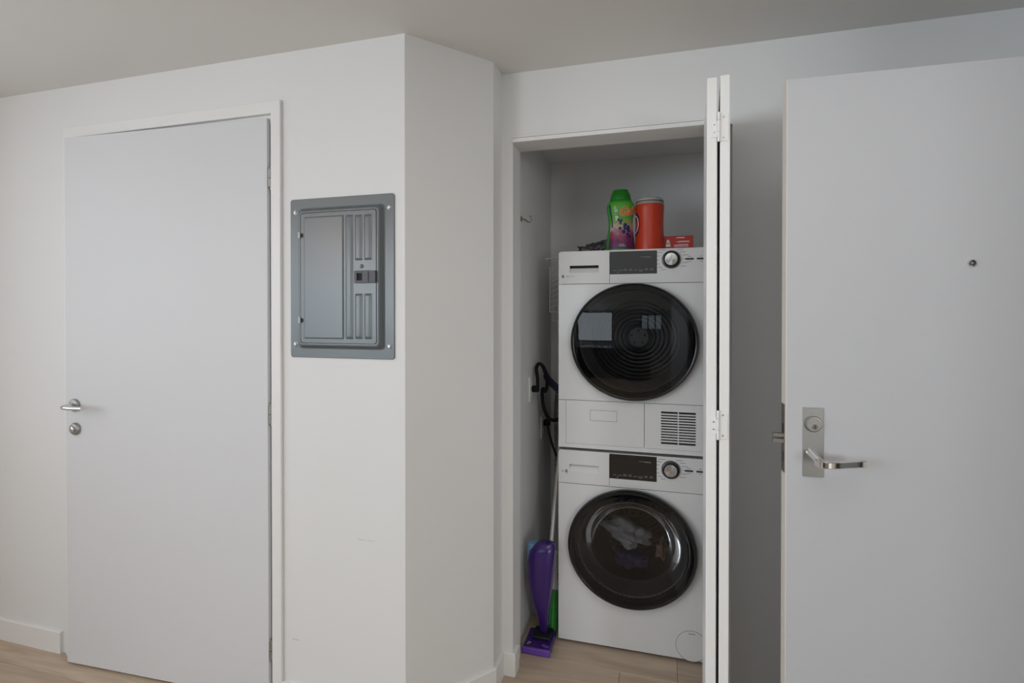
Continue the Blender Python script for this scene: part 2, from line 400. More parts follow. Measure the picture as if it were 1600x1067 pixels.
def window(name, label, fixed, a0, a1, z0, z1, n, axis):
    b = B(); t = 0.045
    def bx(p0, p1, q0, q1):
        if axis == 'x': b.box(fixed-0.03, fixed+0.03, p0, p1, q0, q1)
        else: b.box(p0, p1, fixed-0.03, fixed+0.03, q0, q1)
    bx(a0, a1, z0, z0+t); bx(a0, a1, z1-t, z1); bx(a0, a0+t, z0, z1); bx(a1-t, a1, z0, z1)
    for i in range(1, n):
        c = a0 + (a1-a0)*i/n; bx(c-t/2, c+t/2, z0, z1)
    o = struct(name, b, 'black_frame', label)
    for i in range(n):
        p = B(); c0 = a0+(a1-a0)*i/n+0.02; c1 = a0+(a1-a0)*(i+1)/n-0.02
        if axis == 'x': p.add([(fixed, c0, z0), (fixed, c1, z0), (fixed, c1, z1), (fixed, c0, z1)], [(0,1,2,3)])
        else: p.add([(c0, fixed, z0), (c1, fixed, z0), (c1, fixed, z1), (c0, fixed, z1)], [(0,1,2,3)])
        p.obj('pane', 'pane', o)
    return o
window('window_1', 'black framed window in the left wall near the white door', XL-0.06, LW[1][0], LW[1][1], WZ0, WZ1, 2, 'x')
window('window_5', 'long black framed window in the left wall behind the camera', XL-0.06, LW[0][0], LW[0][1], WZ0, WZ1, 3, 'x')
for i, (a, b_, z0, z1) in enumerate(RW):
    window('window_%d' % (i+2), ('wide pale window', 'small high black framed window', 'tall black framed window, added for fill light,')[i] + ' in the rear wall behind the camera', YR-0.06, a, b_, z0, z1, (1, 3, 2)[i], 'y')

# baseboards: a swept profile along the foot of the walls
def baseboard(name, pts, label, t=0.013, h=0.092):
    """pts run with the wall on the left-hand side; board stands out to the right"""
    P = [Vector((p[0], p[1], 0)) for p in pts]; n = len(P); out = []
    for i in range(n):
        d1 = (P[i]-P[i-1]).normalized() if i else (P[1]-P[0]).normalized()
        d2 = (P[i+1]-P[i]).normalized() if i < n-1 else d1
        n1 = Vector((d1.y, -d1.x, 0)); n2 = Vector((d2.y, -d2.x, 0)); m = (n1+n2).normalized()
        out.append(P[i] + m*(t/max(0.3, m.dot(n1))))
    b = B(); ring = []
    for p, q in zip(P, out):
        q2 = p + (q-p)*0.7
        ring.append([b.bm.verts.new(v) for v in ((p.x, p.y, 0), (q.x, q.y, 0), (q.x, q.y, h-0.003), (q2.x, q2.y, h), (p.x, p.y, h))])
    for a, c in zip(ring, ring[1:]):
        for k in range(5): b.bm.faces.new((a[k], a[(k+1) % 5], c[(k+1) % 5], c[k]))
    b.bm.faces.new(ring[0]); b.bm.faces.new(ring[-1][::-1])
    return struct(name, b, 'trim', label)
baseboard('baseboard_front_left', [(XL, YA), (-2.462, YA)], 'white baseboard left of the flush white door')
baseboard('baseboard_front_right', [(-1.345, YA), (XA, YA), S1, (XC, YB), (OX0, YB), (OX0, YB+0.05)], 'white baseboard wrapping the corner into the closet opening')
baseboard('baseboard_right', [(OX1, YB), (XR, YB)], 'white baseboard behind the entry door')

# ------------------------------------------------------------------ closet header trim and bifold track
t2 = B(); t2.box(OX0+0.002, 0.185, YB-0.017, YB, OZ, OZ+0.0155); t2.box(OX0+0.002, 0.185, YB-0.011, YB, OZ+0.0185, OZ+0.023); t2.bevel(0.0015, 2); t2.box(OX0+0.004, 0.184, YB-0.003, YB, OZ+0.0150, OZ+0.019)
struct('trim_2', t2, 'trim', 'thin white header trim over the closet opening')

# ------------------------------------------------------------------ white flush door, slightly ajar
# casing
t1 = B()
cy0 = YA-0.012; cw0, cw1 = -2.428, -1.345; cin0, cin1, ctop, chd = -2.397, -1.387, 2.226, 2.181
t1.prism([(cin1, 0), (cw1, 0), (cw1, ctop), (cin1, chd)], cy0, YA, 'y')
t1.prism([(cw0, ctop), (cin0, chd), (cin1, chd), (cw1, ctop)], cy0, YA, 'y')
t1.prism([(cw0, 0), (cin0, 0), (cin0, chd), (cw0, ctop)], cy0, YA, 'y')
t1.bevel(0.0015, 1)
# jamb lining set back from the casing
t1.box(cin1, cin1+0.02, YA, YA+0.11, 0, chd+0.02); t1.box(cin0-0.02, cin0, YA, YA+0.11, 0, chd+0.02); t1.box(cin0, cin1, YA, YA+0.11, chd, chd+0.02)
t1.box(cin1-0.012, cin1, YA+0.006, YA+0.11, 0, chd); t1.box(cin0, cin1, YA+0.006, YA+0.11, chd-0.028, chd)
br_ = B(); br_.box(XL, XA-0.11, 2.9, 3.0, 0, HC); br_.box(XL-0.1, XL, YA+0.11, 3.0, 0, HC); br_.box(XA-0.2, XA-0.11, YA+0.11, 3.0, 0, HC); br_.box(XL-0.1, XA-0.11, YA+0.10, 3.0, HC, HC+0.05); br_.box(XL-0.1, XA-0.11, YA+0.10, 3.0, -0.06, -0.012)  # unseen shell added to keep sky light out of the door gap
struct('wall_sky_block', br_, 'wall', 'unseen side room shell added behind the white door to block sky')
struct('trim_1', t1, 'trim', 'mitred white casing around the flush white door')
DA = math.radians(2.35)
DW = 0.962
hx, hy = -1.402, 1.6335          # front right edge of the slab
door1 = thing('door_1', (hx, hy, 0), 'plain white flush door standing slightly ajar, left', 'door', None, 'structure', DA)
d = B(); d.box(-DW, 0, 0, 0.017, 0.009, 2.166); d.bevel(0.0015, 2); d.box(-DW+0.03, -0.014, 0.017, 0.036, 0.012, 2.15)
d.obj('slab', 'door_paint', door1)
for hz in (1.946, 1.074, 0.197):
    h = B()
    h.cyl((0.0062, 0.006, hz-0.033), 'z', 0.0062, 0.032, 14); h.cyl((0.0062, 0.006, hz+0.001), 'z', 0.0062, 0.032, 14)
    h.lathe([(0, 0), (0.004, 0), (0.002, 0.005), (0, 0.006)], (0.0062, 0.006, hz+0.033), 'z', 12)
    hg = h.obj('hinge', 'satin', door1, smooth=True)
    h = B(); h.box(0.001, 0.0115, 0.009, 0.012, hz-0.042, hz+0.042); h.obj('leaf', 'aged', hg)
# lever handle
hxL = -0.912; hzL = 1.072
h = B(); h.lathe([(0, 0), (0.026, 0), (0.026, -0.007), (0.023, -0.010), (0.011, -0.011), (0.010, -0.014), (0, -0.014)], (hxL, 0, hzL), 'y', 28)
rose = h.obj('rose', 'satin', door1, smooth=True)
h = B(); h.tube(smooth_path([(hxL, -0.010, hzL), (hxL, -0.038, hzL), (hxL+0.004, -0.050, hzL), (hxL+0.016, -0.056, hzL-0.001), (hxL+0.05, -0.056, hzL-0.002), (hxL+0.105, -0.053, hzL-0.002)], 5), 0.0088, 14)
lever = h.obj('lever_handle', 'chrome', door1, smooth=True)
h = B(); h.lathe([(0, 0), (0.025, 0), (0.025, -0.007), (0.021, -0.012), (0.016, -0.013), (0, -0.013)], (hxL+0.004, 0, 0.976), 'y', 28)
lk = h.obj('lock_rose', 'satin', door1, smooth=True)
h = B(); h.lathe([(0, -0.012), (0.0105, -0.012), (0.0115, -0.016), (0.0105, -0.020), (0.007, -0.022), (0, -0.0225)], (hxL+0.004, 0, 0.976), 'y', 20); h.box(hxL+0.0015, hxL+0.0065, -0.026, -0.020, 0.968, 0.984)
h.obj('thumb_turn', 'chrome', lk, smooth=True)

# ------------------------------------------------------------------ breaker panel
bp = thing('breaker_panel', (-1.097, YA, 1.288), 'grey steel electrical breaker panel mounted between white door and corner', 'electrical panel')
X0, X1, Z0, Z1 = -1.307, -0.887, 1.288, 1.860
def loops(b, specs, closed_last=True):
    """stack of rounded rectangles (x0,x1,z0,z1,r,y) bridged in order"""
    prev = None
    for (x0, x1, z0, z1, r, y) in specs:
        ring = [b.bm.verts.new((p, y, q)) for p, q in rrect(x0, x1, z0, z1, r, 5)]
        if prev:
            n = len(ring)
            for i in range(n): b.bm.faces.new((prev[i], prev[(i+1) % n], ring[(i+1) % n], ring[i]))
        prev = ring
    if closed_last: b.bm.faces.new(prev)
c = B()
loops(c, [(X0, X1, Z0, Z1, 0.010, YA), (X0, X1, Z0, Z1, 0.010, YA-0.0035), (X0+0.0015, X1-0.0015, Z0+0.0015, Z1-0.0015, 0.009, YA-0.005),
          (-1.270, -0.922, 1.320, 1.826, 0.014, YA-0.005), (-1.266, -0.926, 1.324, 1.822, 0.014, YA-0.0065), (-1.258, -0.934, 1.332, 1.814, 0.014, YA-0.0225), (-1.254, -0.938, 1.336, 1.810, 0.013, YA-0.0245),
          (-1.2495, -0.9425, 1.3405, 1.8055, 0.010, YA-0.0245), (-1.2495, -0.9425, 1.3405, 1.8055, 0.010, YA-0.016)])
c.obj('cover', 'panel_steel', bp, world=True, smooth='crisp')
c = B()
loops(c, [(-1.2478, -0.9445, 1.342, 1.804, 0.010, YA-0.0165), (-1.2478, -0.9445, 1.342, 1.804, 0.010, YA-0.0235), (-1.2468, -0.9455, 1.343, 1.803, 0.009, YA-0.0255)])
pd = c.obj('panel_door', 'panel_steel', bp, world=True, smooth='crisp')
def emboss(x0, x1, z0, z1, hgt, r=0.004, edge=0.005, rib=False):
    b = B(); y = YA-0.0253
    if rib:
        spec = [(x0, x1, z0, z1, r, y), (x0+edge*0.5, x1-edge*0.5, z0+edge*0.5, z1-edge*0.5, r, y-hgt*0.5), (x0+edge, x1-edge, z0+edge, z1-edge, r, y-hgt*0.85), (x0+edge*1.7, x1-edge*1.7, z0+edge*1.5, z1-edge*1.5, r*0.7, y-hgt)]
    else:
        spec = [(x0, x1, z0, z1, r, y), (x0+edge*0.4, x1-edge*0.4, z0+edge*0.4, z1-edge*0.4, r, y-hgt*0.6), (x0+edge, x1-edge, z0+edge, z1-edge, r, y-hgt)]
    loops(b, spec); return b.obj('raised_field' if not rib else 'rib', 'panel_steel', pd, world=True, smooth='crisp')
emboss(-1.233, -1.0705, 1.357, 1.790, 0.0040)
emboss(-1.064, -1.0325, 1.357, 1.790, 0.0055, edge=0.0065, rib=True)
for (a, bq, z0, z1) in ((-1.027, -0.9965, 1.630, 1.788), (-0.991, -0.960, 1.630, 1.788), (-1.027, -0.9965, 1.358, 1.516), (-0.991, -0.960, 1.358, 1.516)):
    emboss(a, bq, z0, z1, 0.0055, edge=0.0065, rib=True)
c = B(); c.frame(-1.027, -0.9435, 1.552, 1.594, -1.017, -0.995, 1.561, 1.585, YA-0.032, YA-0.024); c.bevel(0.001, 1)
la = c.obj('latch_plate', 'panel_dark', pd, world=True)
c = B(); c.box(-1.017, -0.995, YA-0.0258, YA-0.0248, 1.561, 1.585); c.obj('latch_pocket', 'dark_void', la, world=True)
c = B(); c.box(-0.972, -0.9705, YA-0.0345, YA-0.031, 1.556, 1.590); c.box(-0.9505, -0.9440, YA-0.034, YA-0.031, 1.553, 1.593); c.obj('latch_slide', 'panel_dark', la, world=True)
c = B(); c.lathe([(0.0075, 0), (0.006, -0.003), (0.003, -0.0045), (0, -0.005)], (-1.001, YA-0.025, 1.610), 'y', 16); c.obj('stud', 'panel_steel', pd, world=True, smooth='crisp')
for hz in (1.726, 1.423):
    c = B(); c.box(-1.256, -1.247, YA-0.0300, YA-0.0235, hz-0.012, hz+0.012); c.bevel(0.0012, 1); hg = c.obj('hinge', 'hinge_steel', bp, world=True)
    c = B(); c.box(-1.2465, -1.237, YA-0.0262, YA-0.0250, hz-0.008, hz+0.006); c.obj('hinge_slot', 'dark_void', hg, world=True)
for sx, sz in ((-1.283, 1.814), (-0.905, 1.812), (-1.284, 1.335), (-0.906, 1.333)):
    c = B(); c.lathe([(0.0088, 0), (0.0088, -0.0015), (0.0065, -0.0022), (0.0062, -0.0045), (0.004, -0.0058), (0, -0.006)], (sx, YA-0.005, sz), 'y', 18)
    s_ = c.obj('screw', 'zinc', bp, world=True, smooth='crisp')
    c = B(); c.box(sx-0.004, sx+0.004, YA-0.0113, YA-0.0105, sz-0.0007, sz+0.0007); c.obj('screw_slot', 'panel_dark', s_, world=True)

# ------------------------------------------------------------------ laundry machines
YF = 2.305; HWID = 0.3175; MX = -0.1255
def marks(b, pts, y=-0.0016):
    for x, z, w_, h_ in pts: b.box(x-w_/2, x+w_/2, y, y+0.001, z-h_/2, z+h_/2)
def machine(kind):
    dry = kind == 'dryer'
    z0 = 0.860 if dry else 0.0
    H = 0.858 if dry else 0.848
    zb = 0.0 if dry else 0.012
    if dry:
        t = thing('dryer', (MX, YF, z0), 'white front-load dryer with glossy black round door, stacked on top of the washer', 'dryer')
    else:
        t = thing('washer', (MX, YF, z0), 'white front-load washer with black round door, standing on the closet floor', 'washer')
    L, R = -HWID, HWID
    X = lambda wx: wx - MX
    band = (1.575-z0) if dry else 0.7025
    # elliptical door
    dcx, dcz, rx, rz = (X(-0.1215), 1.3265-z0, 0.2640, 0.2485) if dry else (X(-0.1290), 0.4520, 0.2680, 0.2510)
    low = 0.2085 if dry else zb
    b = B(); b.hole_plate(L, R, low + (0.0012 if dry else 0), band-0.0012, dcx, dcz, rx*0.86, rz*0.86, 0.0, 0.02)
    b.obj('front_panel', 'white_enamel', t)
    # cabinet shell behind the front
    b = B(); b.prism(rrect(L, R, 0.004, 0.585, 0.012), zb, zb+0.02, 'z'); b.prism(rrect(L, R, 0.004, 0.585, 0.012), H-0.018, H, 'z')
    b.box(L, L+0.012, 0.012, 0.577, zb, H-0.01); b.box(R-0.012, R, 0.012, 0.577, zb, H-0.01); b.box(L+0.01, R-0.01, 0.565, 0.585, zb, H-0.01)
    b.box(L+0.012, R-0.012, 0.014, 0.02, zb, low+0.01) if dry else None
    b.obj('cabinet', 'white_enamel', t)
    b = B(); b.box(L+0.004, R-0.004, 0.021, 0.024, band-0.004, H-0.019); b.box(L+0.013, R-0.013, 0.0125, 0.0138, zb+0.021, low+0.003) if dry else None
    b.obj('seam', 'groove', t)
    # control band: drawer front on the left, panel on the right
    sxp = X(-0.2215)
    hx0, hx1 = X(-0.394), X(-0.268); hz0, hz1 = (1.624-z0, 1.6555-z0) if dry else (0.7535, 0.786)
    top = H - (0.0 if dry else 0.0)
    b = B()
    def rounded_left(x0, x1, za, zb_, r): return [(x1, za), (x1, zb_)] + arc(x0+r, zb_-r, r, PI/2, PI, 5) + [(x0, za)]
    # plate with slot, rounded top-left corner
    b.prism(rounded_left(L, hx0, band+0.0012, top, 0.013), 0.0, 0.008, 'y'); b.box(hx1, sxp-0.0008, 0, 0.008, band+0.0012, top)
    b.box(hx0, hx1, 0, 0.008, band+0.0012, hz0); b.box(hx0, hx1, 0, 0.008, hz1, top)
    dr = b.obj('drawer', 'white_plastic', t)
    b = B(); zt = hz1 - (0.011 if dry else 0.005)
    b.add([(hx0, 0.0005, hz0), (hx1, 0.0005, hz0), (hx1-0.004, 0.016, zt), (hx0+0.004, 0.016, zt)], [(0,1,2,3)])
    b.add([(hx0, 0.0005, hz0), (hx0+0.004, 0.016, zt), (hx0, 0.0, zt)], [(0,1,2)]); b.add([(hx1, 0.0005, hz0), (hx1, 0.0, zt), (hx1-0.004, 0.016, zt)], [(0,1,2)])
    b.obj('handle_scoop', 'white_plastic', dr)
    b = B(); b.box(hx0, hx1, 0.018, 0.020, zt-0.004, hz1+0.003); b.box(hx0, hx1, 0.009, 0.02, hz1-0.0004, hz1+0.003); b.obj('handle_slot', 'dark_void', dr)
    # small printed symbols under the handle
    b = B()
    if dry: marks(b, [(X(-0.4235), 1.609-z0, 0.011, 0.013)], -0.0006)
    else: marks(b, [(X(-0.4080), 0.7545, 0.011, 0.013)], -0.0006)
    b.obj('symbol', 'print_grey', dr)
    b = B()
    if dry: marks(b, [(X(-0.4045), 1.609-z0, 0.007, 0.006), (X(-0.394), 1.609-z0, 0.010, 0.0025), (X(-0.380), 1.609-z0, 0.012, 0.0022)], -0.0006)
    else: marks(b, [(X(-0.4240), 0.7565, 0.009, 0.003), (X(-0.4240), 0.7515, 0.009, 0.003), (X(-0.405), 0.744, 0.014, 0.0012)], -0.0006)
    b.obj('symbol', 'print_light', dr)
    b = B(); b.prism(rounded_left(-R, -sxp-0.0008, band+0.0012, top, 0.013), 0.0, 0.008, 'y'); b.xf(Matrix.Scale(-1, 4, (1,0,0)))
    cp = b.obj('control_panel', 'white_plastic', t)
    # display
    dz0, dz1 = (1.6145-z0, 1.7115-z0) if dry else (0.739, 0.8445)
    dx0, dx1 = X(-0.2205), X(-0.0250)
    b = B(); b.box(dx0, dx1, -0.0012, 0.004, dz0, dz1); b.bevel(0.0006, 1)
    disp = b.obj('display', 'dark_plastic' if dry else 'black_panel', cp)  # dryer display is greyer: its even reflection is put into the colour
    b = B(); n = 8; p_ = []
    for i in range(n):
        x = dx0 + 0.022 + i*(dx1-dx0-0.044)/(n-1)
        p_.append((x, dz0+0.016, 0.013+0.003*((i*7) % 3), 0.0018))
        if i in (2, 3, 6, 7): p_.append((x, dz0+0.021, 0.012, 0.0018))
        if i == 5: p_.append((x, dz0+0.010, 0.013, 0.0014))
    p_ += [(dx0+0.034, dz0+0.008, 0.006, 0.003), (dx1-0.048, dz1-0.026 if dry else dz1-0.024, 0.048, 0.0016), (dx1-0.036, dz1-0.0285 if dry else dz1-0.0265, 0.026, 0.001)]
    marks(b, p_, -0.0018); b.obj('display_print', 'print_grey', disp)
    # dial
    kx, kz, kr = X(0.0315), ((1.6715-z0) if dry else 0.7955), 0.0375
    b = B(); b.lathe([(kr, 0.0), (kr, -0.004), (kr*0.95, -0.011), (kr*0.80, -0.013), (kr*0.74, -0.011), (kr*0.70, -0.006), (0, -0.006)], (kx, 0, kz), 'y', 40)
    kn = b.obj('dial', 'dark_plastic', cp, smooth=True)
    b = B(); kr2 = kr*0.70
    b.lathe([(kr2, 0.0), (kr2, -0.020), (kr2*0.96, -0.0225), (kr2*0.9, -0.0228), (0, -0.0225)], (0, 0, 0), 'y', 40)
    kc = b.obj('dial_cap', 'brushed', kn, smooth=True); kc.location = (kx, 0, kz)
    # ring of cycle names (too small to read) and two buttons
    b = B(); p_ = []
    for i, w_ in enumerate((0.026, 0.020, 0.018, 0.016, 0.020, 0.016, 0.018)):
        a = math.radians(118 + i*21); p_.append((kx + 0.046*math.cos(a)*1.05 - w_/2, kz + 0.046*math.sin(a), w_, 0.0021))
    for i, w_ in enumerate((0.026, 0.022, 0.024, 0.024, 0.020, 0.022)):
        a = math.radians(62 - i*20); p_.append((kx + 0.046*math.cos(a)*1.05 + w_/2, kz + 0.046*math.sin(a), w_, 0.0021))
    bx = X(0.104); bz = kz + 0.0005
    p_ += [(bx, bz+0.010, 0.015, 0.002), (bx, bz-0.010, 0.016, 0.002), (bx+0.045, bz+0.010, 0.012, 0.002), (bx+0.045, bz-0.010, 0.012, 0.002)]
    marks(b, p_, -0.0006); b.obj('cycle_print', 'print_grey', cp)
    for dx in (0, 0.045):
        b = B(); b.box(bx+dx-0.0165, bx+dx+0.0165, -0.002, 0.003, bz-0.0035, bz+0.0035); b.bevel(0.0012, 1); b.obj('button', 'dark_plastic', cp)
    # round door: frame, outer glass dome, inner bowl
    b = B(); k = rx/rz
    b.lathe([(rz*0.965, 0.002), (rz*0.985, -0.004), (rz*1.0, -0.016), (rz*0.998, -0.030), (rz*0.982, -0.040), (rz*0.962, -0.0445), (rz*0.945, -0.0440), (rz*0.93, -0.042), (rz*0.90, -0.036), (rz*0.86, -0.010), (rz*0.86, 0.004)], (0, 0, 0), 'y', 96, sx=k)
    dj = b.obj('door', 'black_gloss', t, smooth=True); dj.location = (dcx, 0, dcz)
    b = B(); prof = []; sag = 0.012; r0 = rz*0.945
    for i in range(15):
        f_ = i/14; prof.append((r0*(1-f_), -0.0435 - sag*(1-(1-f_)**2)))
    b.lathe(prof, (0, 0, 0), 'y', 96, sx=k); b.obj('door_glass', 'door_glass', dj, smooth=True)
    if not dry:
        b = B(); b.lathe([(rz*0.80, -0.02), (rz*0.74, 0.0), (rz*0.66, 0.05), (rz*0.58, 0.085), (rz*0.50, 0.10), (rz*0.3, 0.108), (0, 0.11)], (0, 0, 0), 'y', 72, sx=k); b.obj('inner_bowl', 'bowl_glass', dj, smooth=True)
    # drum seen through the glass
    b = B(); ri = rz*0.86
    b.lathe([(ri, 0.016), (ri*0.95, 0.03), (ri*0.92, 0.06), (ri*0.86, 0.075), (ri*0.84, 0.085)], (dcx, 0, dcz), 'y', 64, sx=k); b.obj('gasket', 'gasket', t, smooth=True)
    b = B(); pf = [(ri*0.84, 0.085), (ri*1.08, 0.10), (ri*1.08, 0.50)]
    r = ri*1.06
    while r > 0.075:
        pf += [(r, 0.50), (r-0.006, 0.494), (r-0.012, 0.50)]; r -= 0.02
    pf += [(0.07, 0.50), (0, 0.50)]
    b.lathe(pf, (dcx, 0, dcz), 'y', 64, sx=k); drum = b.obj('drum', 'drum', t, smooth=True)
    b = B(); b.lathe([(0.072, 0.497), (0.068, 0.482), (0.060, 0.478), (0.055, 0.484), (0.050, 0.478), (0, 0.476)], (dcx, 0, dcz), 'y', 40); hub = b.obj('drum_hub', 'drum', drum, smooth=True)
    b = B()
    for i in range(5):
        a = 2*PI*i/5 + PI/2; b.cyl((dcx+0.034*math.cos(a), 0.4755, dcz+0.034*math.sin(a)), 'y', 0.006, 0.002, 10)
    b.obj('drum_bolt', 'dark_void', hub)
    for i in range(3):
        a = 2*PI*i/3 + 0.5; b = B(); rr = ri*1.08
        b.prism([(-0.03, 0), (0.03, 0), (0.012, 0.045), (-0.012, 0.045)], 0.12, 0.49, 'y')
        b.xf(Matrix.Translation((dcx + k*rr*math.cos(a), 0, dcz + rr*math.sin(a))) @ Matrix.Rotation(-a - PI/2 + PI, 4, 'Y') @ Matrix.Rotation(0, 4, 'Y'))
        b.obj('drum_paddle', 'drum', drum)
    if dry:
        # lower front: filter cover and air grille
        zt = 1.0675 - z0
        fx0, fx1, fz0 = X(-0.4095), X(-0.0765), 0.019
        b = B(); b.box(L, fx0-0.0012, 0, 0.012, 0, zt); b.box(fx0-0.0012, R, 0, 0.012, 0, fz0-0.0012); b.obj('lower_frame', 'white_enamel', t)
        lx0, lx1, lz0, lz1 = X(-0.3045), X(-0.189), 0.122, 0.1685
        b = B(); b.frame(fx0, fx1, fz0, zt, lx0, lx1, lz0, lz1, 0.0, 0.008); fc = b.obj('filter_cover', 'white_plastic', t)
        b = B(); b.box(lx0+0.0012, lx1-0.0012, 0.0004, 0.007, lz0+0.0012, lz1-0.0012); b.obj('filter_latch', 'white_plastic', fc)
        vx0, vx1, vz0, vz1 = X(-0.0075), X(0.1305), 0.0405, 0.1770
        b = B(); b.frame(fx1+0.002, R, fz0, zt, vx0, vx1, vz0, vz1, 0.0, 0.008); vp = b.obj('vent_panel', 'white_plastic', t)
        b = B(); b.box(vx0-0.003, vx1+0.003, 0.010, 0.0115, vz0-0.003, vz1+0.003); b.obj('vent_cavity', 'dark_void', vp)
        n = 12; pitch = (vz1-vz0)/n
        s0 = None
        for i in range(1, n):
            if s0 is None:
                b = B(); b.box(vx0, vx1, 0.0002, 0.008, -0.0027, 0.0027); s0 = b.obj('vent_slat', 'white_plastic', vp); s0.location = (0, 0, vz0 + i*pitch)
            else: copy_obj(s0, vp, (0, 0, vz0 + i*pitch))
        b = B(); mx_ = (vx0+vx1)/2; b.box(mx_-0.0022, mx_+0.0022, 0.0, 0.008, vz0, vz1); b.obj('vent_mullion', 'white_plastic', vp)
    else:
        # round drain filter cover, toe feet
        cx_, cz_ = X(0.117), 0.070
        b = B(); b.lathe([(0.0645, 0.001), (0.0645, -0.0004), (0.0625, -0.0004), (0.0625, 0.001)], (cx_, 0, cz_), 'y', 56); b.obj('drain_cover_seam', 'groove', t)
        b = B(); b.lathe([(0.0622, 0.001), (0.0622, -0.0008), (0.061, -0.0014), (0, -0.0014)], (cx_, 0, cz_), 'y', 56); dc = b.obj('drain_cover', 'white_plastic', t)
        b = B(); b.box(cx_-0.0135, cx_+0.0135, -0.0022, -0.0012, cz_+0.0500, cz_+0.0535); b.bevel(0.001, 1); b.obj('drain_slot', 'print_grey', dc)
        for fx in (L+0.05, R-0.05):
            for fy in (0.06, 0.54):
                b = B(); b.cyl((fx, fy, 0.0), 'z', 0.02, 0.013, 16); b.obj('foot', 'dark_plastic', t)
    return t
washer = machine('washer')
dryer = machine('dryer')

# clothes lying in the washer drum
def garment(name, label, m, c, s, seed, rot):
    b = B(); bmesh.ops.create_icosphere(b.bm, subdivisions=4, radius=1.0)
    rnd = random.Random(seed); ph = [rnd.uniform(0, 6) for _ in range(9)]
    for v in b.bm.verts:
        x, y, z = v.co
        f = 1 + 0.16*math.sin(5*x+ph[0]+2*z) + 0.13*math.sin(7*z+ph[1]+3*y) + 0.08*math.sin(13*x+5*y+ph[2]) + 0.06*math.sin(17*z-9*x+ph[3])
        v.co = Vector((x*f*s[0], y*f*s[1], z*f*s[2]))
    b.xf(Matrix.Rotation(rot, 4, 'Y'))
    zmin = min(v.co.z for v in b.bm.verts)
    o = b.obj(name, m, smooth=True); o.location = c
    return tag(o, label, 'clothing', None)
garment('garment', 'crumpled grey cotton garment, largest of the clothes in the washer', 'cloth_grey', (MX-0.035, YF+0.215, 0.432), (0.105, 0.07, 0.055), 3, 0.35)
garment('garment', 'crumpled navy garment under the grey clothes in the washer', 'cloth_navy', (MX-0.020, YF+0.215, 0.312), (0.080, 0.07, 0.038), 5, 0.1)
garment('garment', 'crumpled tan garment at the lower right of the washer load', 'cloth_tan', (MX+0.125, YF+0.215, 0.365), (0.026, 0.05, 0.045), 8, 0.1)

# ------------------------------------------------------------------ things on top of the dryer
DT = 0.860 + 0.858
gb = thing('scent_booster_bottle', (-0.183, 2.400, DT), 'green capped laundry scent bottle with berry label on the dryer', 'bottle', rz=math.radians(0))
def rad(z, prof):
    for (r0, z0), (r1, z1) in zip(prof, prof[1:]):
        if z0 <= z <= z1: return r0 + (r1-r0)*(z-z0)/max(1e-6, z1-z0)
    return prof[-1][0]
GP = [(0.058, 0.0), (0.0625, 0.006), (0.062, 0.03), (0.0575, 0.07), (0.0535, 0.105), (0.0525, 0.125), (0.0545, 0.150), (0.0595, 0.178), (0.0610, 0.195), (0.0585, 0.211), (0.050, 0.224), (0.045, 0.230)]
SYB = 0.72
b = B(); b.lathe([(0, 0)] + GP + [(0, 0.231)], (0,0,0), 'z', 40, sy=SYB); gbody = b.obj('body', 'green', gb, smooth=True)
b = B(); b.lathe([(0.0462, 0.228), (0.0462, 0.232), (0.0445, 0.2425), (0.040, 0.256), (0.034, 0.268), (0.032, 0.2745), (0.030, 0.274), (0.0, 0.268)], (0,0,0), 'z', 36, sy=0.8)
gcap = b.obj('cap', 'green_cap', gb, smooth=True)
def wrap(fx, z, off, rot):
    """point on the bottle at arc-length fx around from the front, height z"""
    r = rad(z, GP); a = fx/0.058 + rot - PI/2
    n = Vector((math.cos(a), math.sin(a)/SYB, 0)).normalized()
    return Vector((r*math.cos(a), r*SYB*math.sin(a), z)) + n*off
LROT = math.radians(14)
b = B(); g = []
for i in range(27):
    z = 0.012 + 0.206*i/26; hw = 0.066
    g.append([b.bm.verts.new(wrap(-hw+2*hw*j/26, z, 0.0008, LROT)) for j in range(27)])
for i in range(26):
    for j in range(26): b.bm.faces.new((g[i][j], g[i][j+1], g[i+1][j+1], g[i+1][j]))
glab = b.obj('label', 'label', gb, smooth=True)
def decal(pts, m, name, off, rot=LROT, parent=None):
    """flat printed outline wrapped on the bottle"""
    b = B(); vs = [b.bm.verts.new(wrap(x, z, off, rot)) for x, z in pts]; b.bm.faces.new(vs)
    bmesh.ops.triangulate(b.bm, faces=b.bm.faces)
    return b.obj(name, m, parent or glab, smooth='open')
b = B(); pr_ = None
for i in range(17):
    t_ = i/16; z = 0.206 - 0.100*t_; xl = -0.0645 + 0.010*t_; xr_ = xl + 0.0085 - 0.003*t_
    row = [b.bm.verts.new(wrap(xl + (xr_-xl)*j/3, z, 0.0014, LROT)) for j in range(4)]
    if pr_:
        for j in range(3): b.bm.faces.new((row[j], row[j+1], pr_[j+1], pr_[j]))
    pr_ = row
b.obj('side_stripe', 'navy_print', glab, smooth='open')
rb = random.Random(4)
for i in range(20):
    cx_ = rb.uniform(-0.022, 0.032); cz_ = 0.150 - 0.05*(cx_+0.022)/0.054 + rb.uniform(-0.045, 0.012); r_ = rb.uniform(0.005, 0.010)
    decal([(cx_+r_*math.cos(2*PI*k/10), cz_+r_*math.sin(2*PI*k/10)) for k in range(10)], rb.choice(['navy_print', 'berry', 'berry', 'berry_red']) if False else ('navy_print' if i % 3 else 'purple'), 'berry_print', 0.0012 + i*0.00002)
